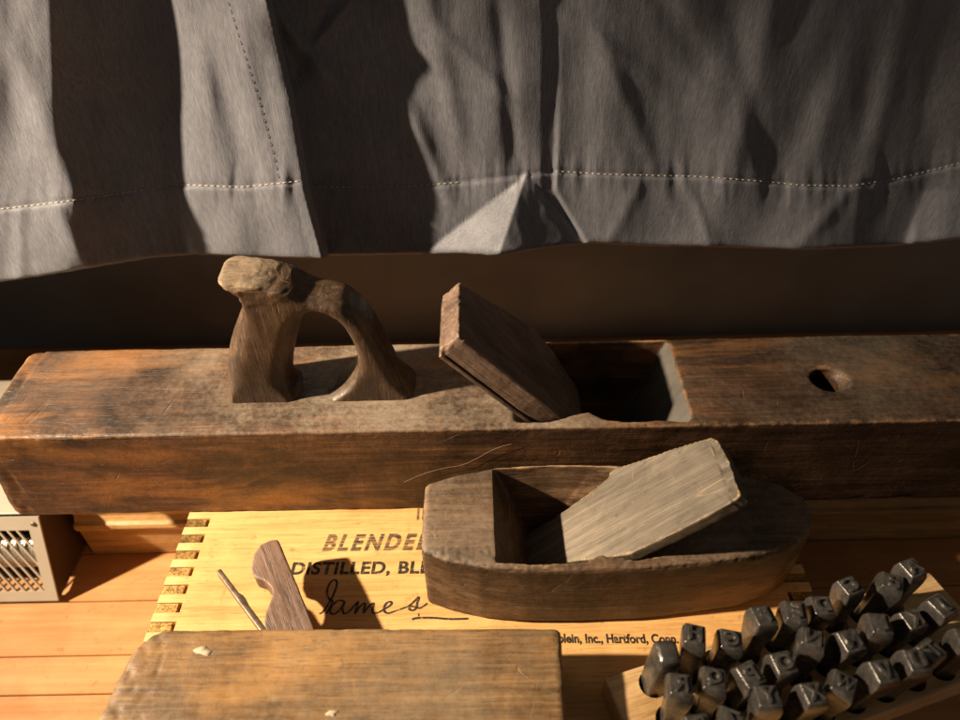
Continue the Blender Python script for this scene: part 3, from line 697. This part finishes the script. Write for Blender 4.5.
for px in xs:
    hm = pl(hem, px)+.8*noise.noise(Vector((px/11., 1., 1.))); col = []
    for j in range(NR+1):
        t = j/NR; py = -230+(hm+230)*t; col.append(bm.verts.new(curtain_pt(px, py)))
    # turned-under hem gives the cloth a thickness
    v = curtain_pt(px, hm); col.append(bm.verts.new((v.x, v.y+1.6, v.z+.2))); w_ = curtain_pt(px, hm-14); col.append(bm.verts.new((w_.x, w_.y+2.2, w_.z)))
    grid.append(col)
for i in range(len(grid)-1):
    for j in range(len(grid[0])-1): bm.faces.new((grid[i][j], grid[i+1][j], grid[i+1][j+1], grid[i][j+1]))
bmesh.ops.recalc_face_normals(bm, faces=bm.faces[:])
cur = thing('curtain', 'taupe satin curtain with a stitched hem, hanging in folds behind the planes', 'curtain', (0, YC, -280))
cp = link('cloth', mesh_of(bm), M['cloth'], cur)
def dashes(path, on, offn, rad, mat, name):
    bm = bmesh.new(); L = 0; pts = []
    for i in range(len(path)-1):
        a, b = Vector(path[i]), Vector(path[i+1]); n = max(1, int((b-a).length)); 
        for k in range(n): pts.append(a+(b-a)*k/n)
    i = 0
    while i+on < len(pts):
        P = [curtain_pt(p.x, p.y, .15+.5*math.sin(PI*k/on)) for k, p in enumerate(pts[i:i+on+1])]
        if max((P[m_+1]-P[m_]).length for m_ in range(len(P)-1)) < 4: tube(P, rad, 5, bm)
        i += on+offn
    bmesh.ops.recalc_face_normals(bm, faces=bm.faces[:])
    link(name, mesh_of(bm), mat, cur)
dashes([p for p in stc if -230 < p[0] <= 300]+[(305, 182)], 4, 2, .19, M['thread'], 'hem_stitching')
dashes([p for p in stc if 318 <= p[0] <= 512], 3, 3, .19, M['thread'], 'hem_stitching')
dashes([(556, 171)]+[p for p in stc if p[0] > 560], 3, 3, .19, M['thread'], 'hem_stitching')
dashes([(205, -100), (228, 2), (240, 40), (258, 100), (272, 150), (280, 184)], 4, 4, .15, M['dthread'], 'seam_stitching')

# ------------------------------------------------------------------ cream metal heater with a slotted sloping front
HT = thing('metal_heater', 'cream enamelled metal box with diagonal vent slots, beside the crate', 'heater', (-360, 330, ZF))
xr = -300.3; yb_, zb_, yt_, ztp = 262., ZF+3, 288.5, -384.5
bm = extr([(yb_+1.6, zb_), (yt_+1.6, ztp-1.4), (420, ztp-1.4), (420, zb_)], ((-440, 0, 0), (0, 1, 0), (0, 0, 1), (1, 0, 0)), 0, 3)
extr([(yb_+1.6, zb_), (yt_+1.6, ztp-1.4), (420, ztp-1.4), (420, zb_)], ((xr-1.2, 0, 0), (0, 1, 0), (0, 0, 1), (1, 0, 0)), 0, 1.2, bm)
box(-437, xr-1.3, 418, 420, zb_, ztp-1.4, bm); box(-437, xr-1.3, yb_+40, 418, zb_, zb_+1.5, bm)
link('case', mesh_of(bm), M['brown'], HT, False)
bm = box(-440.4, xr+.6, yt_-.6, 420.4, ztp-1.2, ztp); bevel(bm, .5, 2); link('lid', mesh_of(bm), M['cream'], HT, False)
e_s = Vector((0, yt_-yb_, ztp-4-zb_)); LS = e_s.length; e_s.normalize(); n_s = Vector((0, -e_s.z, e_s.y))
fr = (Vector((xr, yb_, zb_)), Vector((-1, 0, 0)), e_s, n_s)
bm = bmesh.new(); a0, a1, b0, b1 = 8., 128., 8., LS-10
for r in ([(0, 0), (a0, 0), (a0, LS), (0, LS)], [(a1, 0), (140, 0), (140, LS), (a1, LS)], [(a0, 0), (a1, 0), (a1, b0), (a0, b0)], [(a0, b1), (a1, b1), (a1, LS), (a0, LS)]): extr(r, fr, -.2, 1.3, bm)
def clip(poly, f):
    out = []
    for i, p in enumerate(poly):
        q = poly[(i+1) % len(poly)]; fp, fq = f(p), f(q)
        if fp >= 0: out.append(p)
        if (fp >= 0) != (fq >= 0): t = fp/(fp-fq); out.append((p[0]+(q[0]-p[0])*t, p[1]+(q[1]-p[1])*t))
    return out
H_ = b1-b0; sl = 27.
for k in range(-2, 26):
    a = a0-6+6.4*k; bar = [(a, b0), (a+1.6, b0), (a+1.6+sl, b1), (a+sl, b1)]
    bar = clip(clip(bar, lambda p: p[0]-a0), lambda p: a1-p[0])
    if len(bar) >= 3: extr(bar, fr, .0, 1.1, bm)
link('grille', mesh_of(bm), M['cream'], HT, False)
bm = extr([(3, 3), (137, 3), (137, LS-3), (3, LS-3)], fr, -20, -19); link('back_plate', mesh_of(bm), M['dark'], HT, False)
hx = [Vector((xr-6-.0125*i*8, 0, 0))+fr[0]-Vector((xr, 0, 0))+e_s*(LS*.5+11*math.sin(i*.36))+n_s*(-11+7*math.cos(i*.36)) for i in range(1150)]
link('coil', mesh_of(tube(hx, 1.6, 6)), M['coil'], HT)
bm = bmesh.new(); cc = fr[0]+Vector((-4.2, 0, 0))+e_s*(LS-5.2)
loft([[cc+Vector((-1, 0, 0))*rr*math.cos(2*PI*k/14)+e_s*rr*math.sin(2*PI*k/14)+n_s*h for k in range(14)] for rr, h in ((1.8, 1.2), (1.7, 1.9), (1.1, 2.3), (.5, 2.35))], bm)
link('screw', mesh_of(bm), M['iron'], HT)
for x in (-310, -430):
    for yy in (275, 405): link('foot', mesh_of(box(x-5, x+5, yy-5, yy+5, ZF, zb_)), M['dark'], HT, False)

# ------------------------------------------------------------------ loose hair on the long plane, cobweb on its handle
P = spline([aty(p[0], p[1], 260.9) for p in [(404,482),(420,475),(440,469),(461,465),(476,459),(488,452),(500,447),(512,444)]], 6)
o = link('loose_hair', mesh_of(tube([p+Vector((0, .35*noise.noise(p/6.), 0)) for p in P], .09, 5)), M['hair']); tag(o, 'single pale hair stuck to the dark front side of the long plane', 'hair')
rn = random.Random(5)
cw_ = thing('cobweb', 'wispy pale cobweb strands clinging to the broken handle horn', 'cobweb', (-96, 292, -205))
for k in range(5):
    a = Vector(aty(rn.uniform(272, 288), rn.uniform(261, 270), rn.uniform(290, 298))); b = Vector(aty(rn.uniform(276, 290), rn.uniform(270, 284), rn.uniform(286, 292)))
    m_ = (a+b)/2+Vector((rn.uniform(-1.5, 1.5), rn.uniform(-2, 0), rn.uniform(-1.5, 1.5)))
    link('strand', mesh_of(tube(spline([a, m_, b], 7), .05, 4)), M['hair'], cw_)

# ------------------------------------------------------------------ camera, lamp, world
cam = D.objects.new('camera', D.cameras.new('camera')); COL.objects.link(cam)
mat = Matrix((rt, up, -fw)).transposed().to_4x4(); mat.translation = W((0, 0, 0)); cam.matrix_world = mat
cam.data.sensor_fit = 'HORIZONTAL'; cam.data.sensor_width = 36; cam.data.lens = F/960*36; cam.data.clip_start = .01; cam.data.clip_end = 50
cam.data.dof.use_dof = True; cam.data.dof.focus_distance = .385; cam.data.dof.aperture_fstop = 6.0
S.camera = cam
LP = Vector((-1128, 90, 417)); AIM = Vector((-230, 262, -270))
ld_ = D.lights.new('lamp', 'SPOT'); lamp = D.objects.new('lamp', ld_); COL.objects.link(lamp); lamp.location = W(LP)
lamp.rotation_euler = (AIM-LP).to_track_quat('-Z', 'Y').to_euler(); ld_.energy = 250; ld_.color = (1.0, .81, .59); ld_.shadow_soft_size = .022; ld_.spot_size = R(35); ld_.spot_blend = 1.0
w = D.worlds.new('World'); S.world = w; w.use_nodes = True; bg = w.node_tree.nodes['Background']; bg.inputs[0].default_value = (1., .87, .75, 1); bg.inputs[1].default_value = .08
S.view_settings.view_transform = 'Standard'; S.view_settings.look = 'None'; S.view_settings.exposure = 0; S.view_settings.gamma = 1
S.render.engine = 'CYCLES'; S.cycles.max_bounces = 5; S.cycles.use_denoising = True
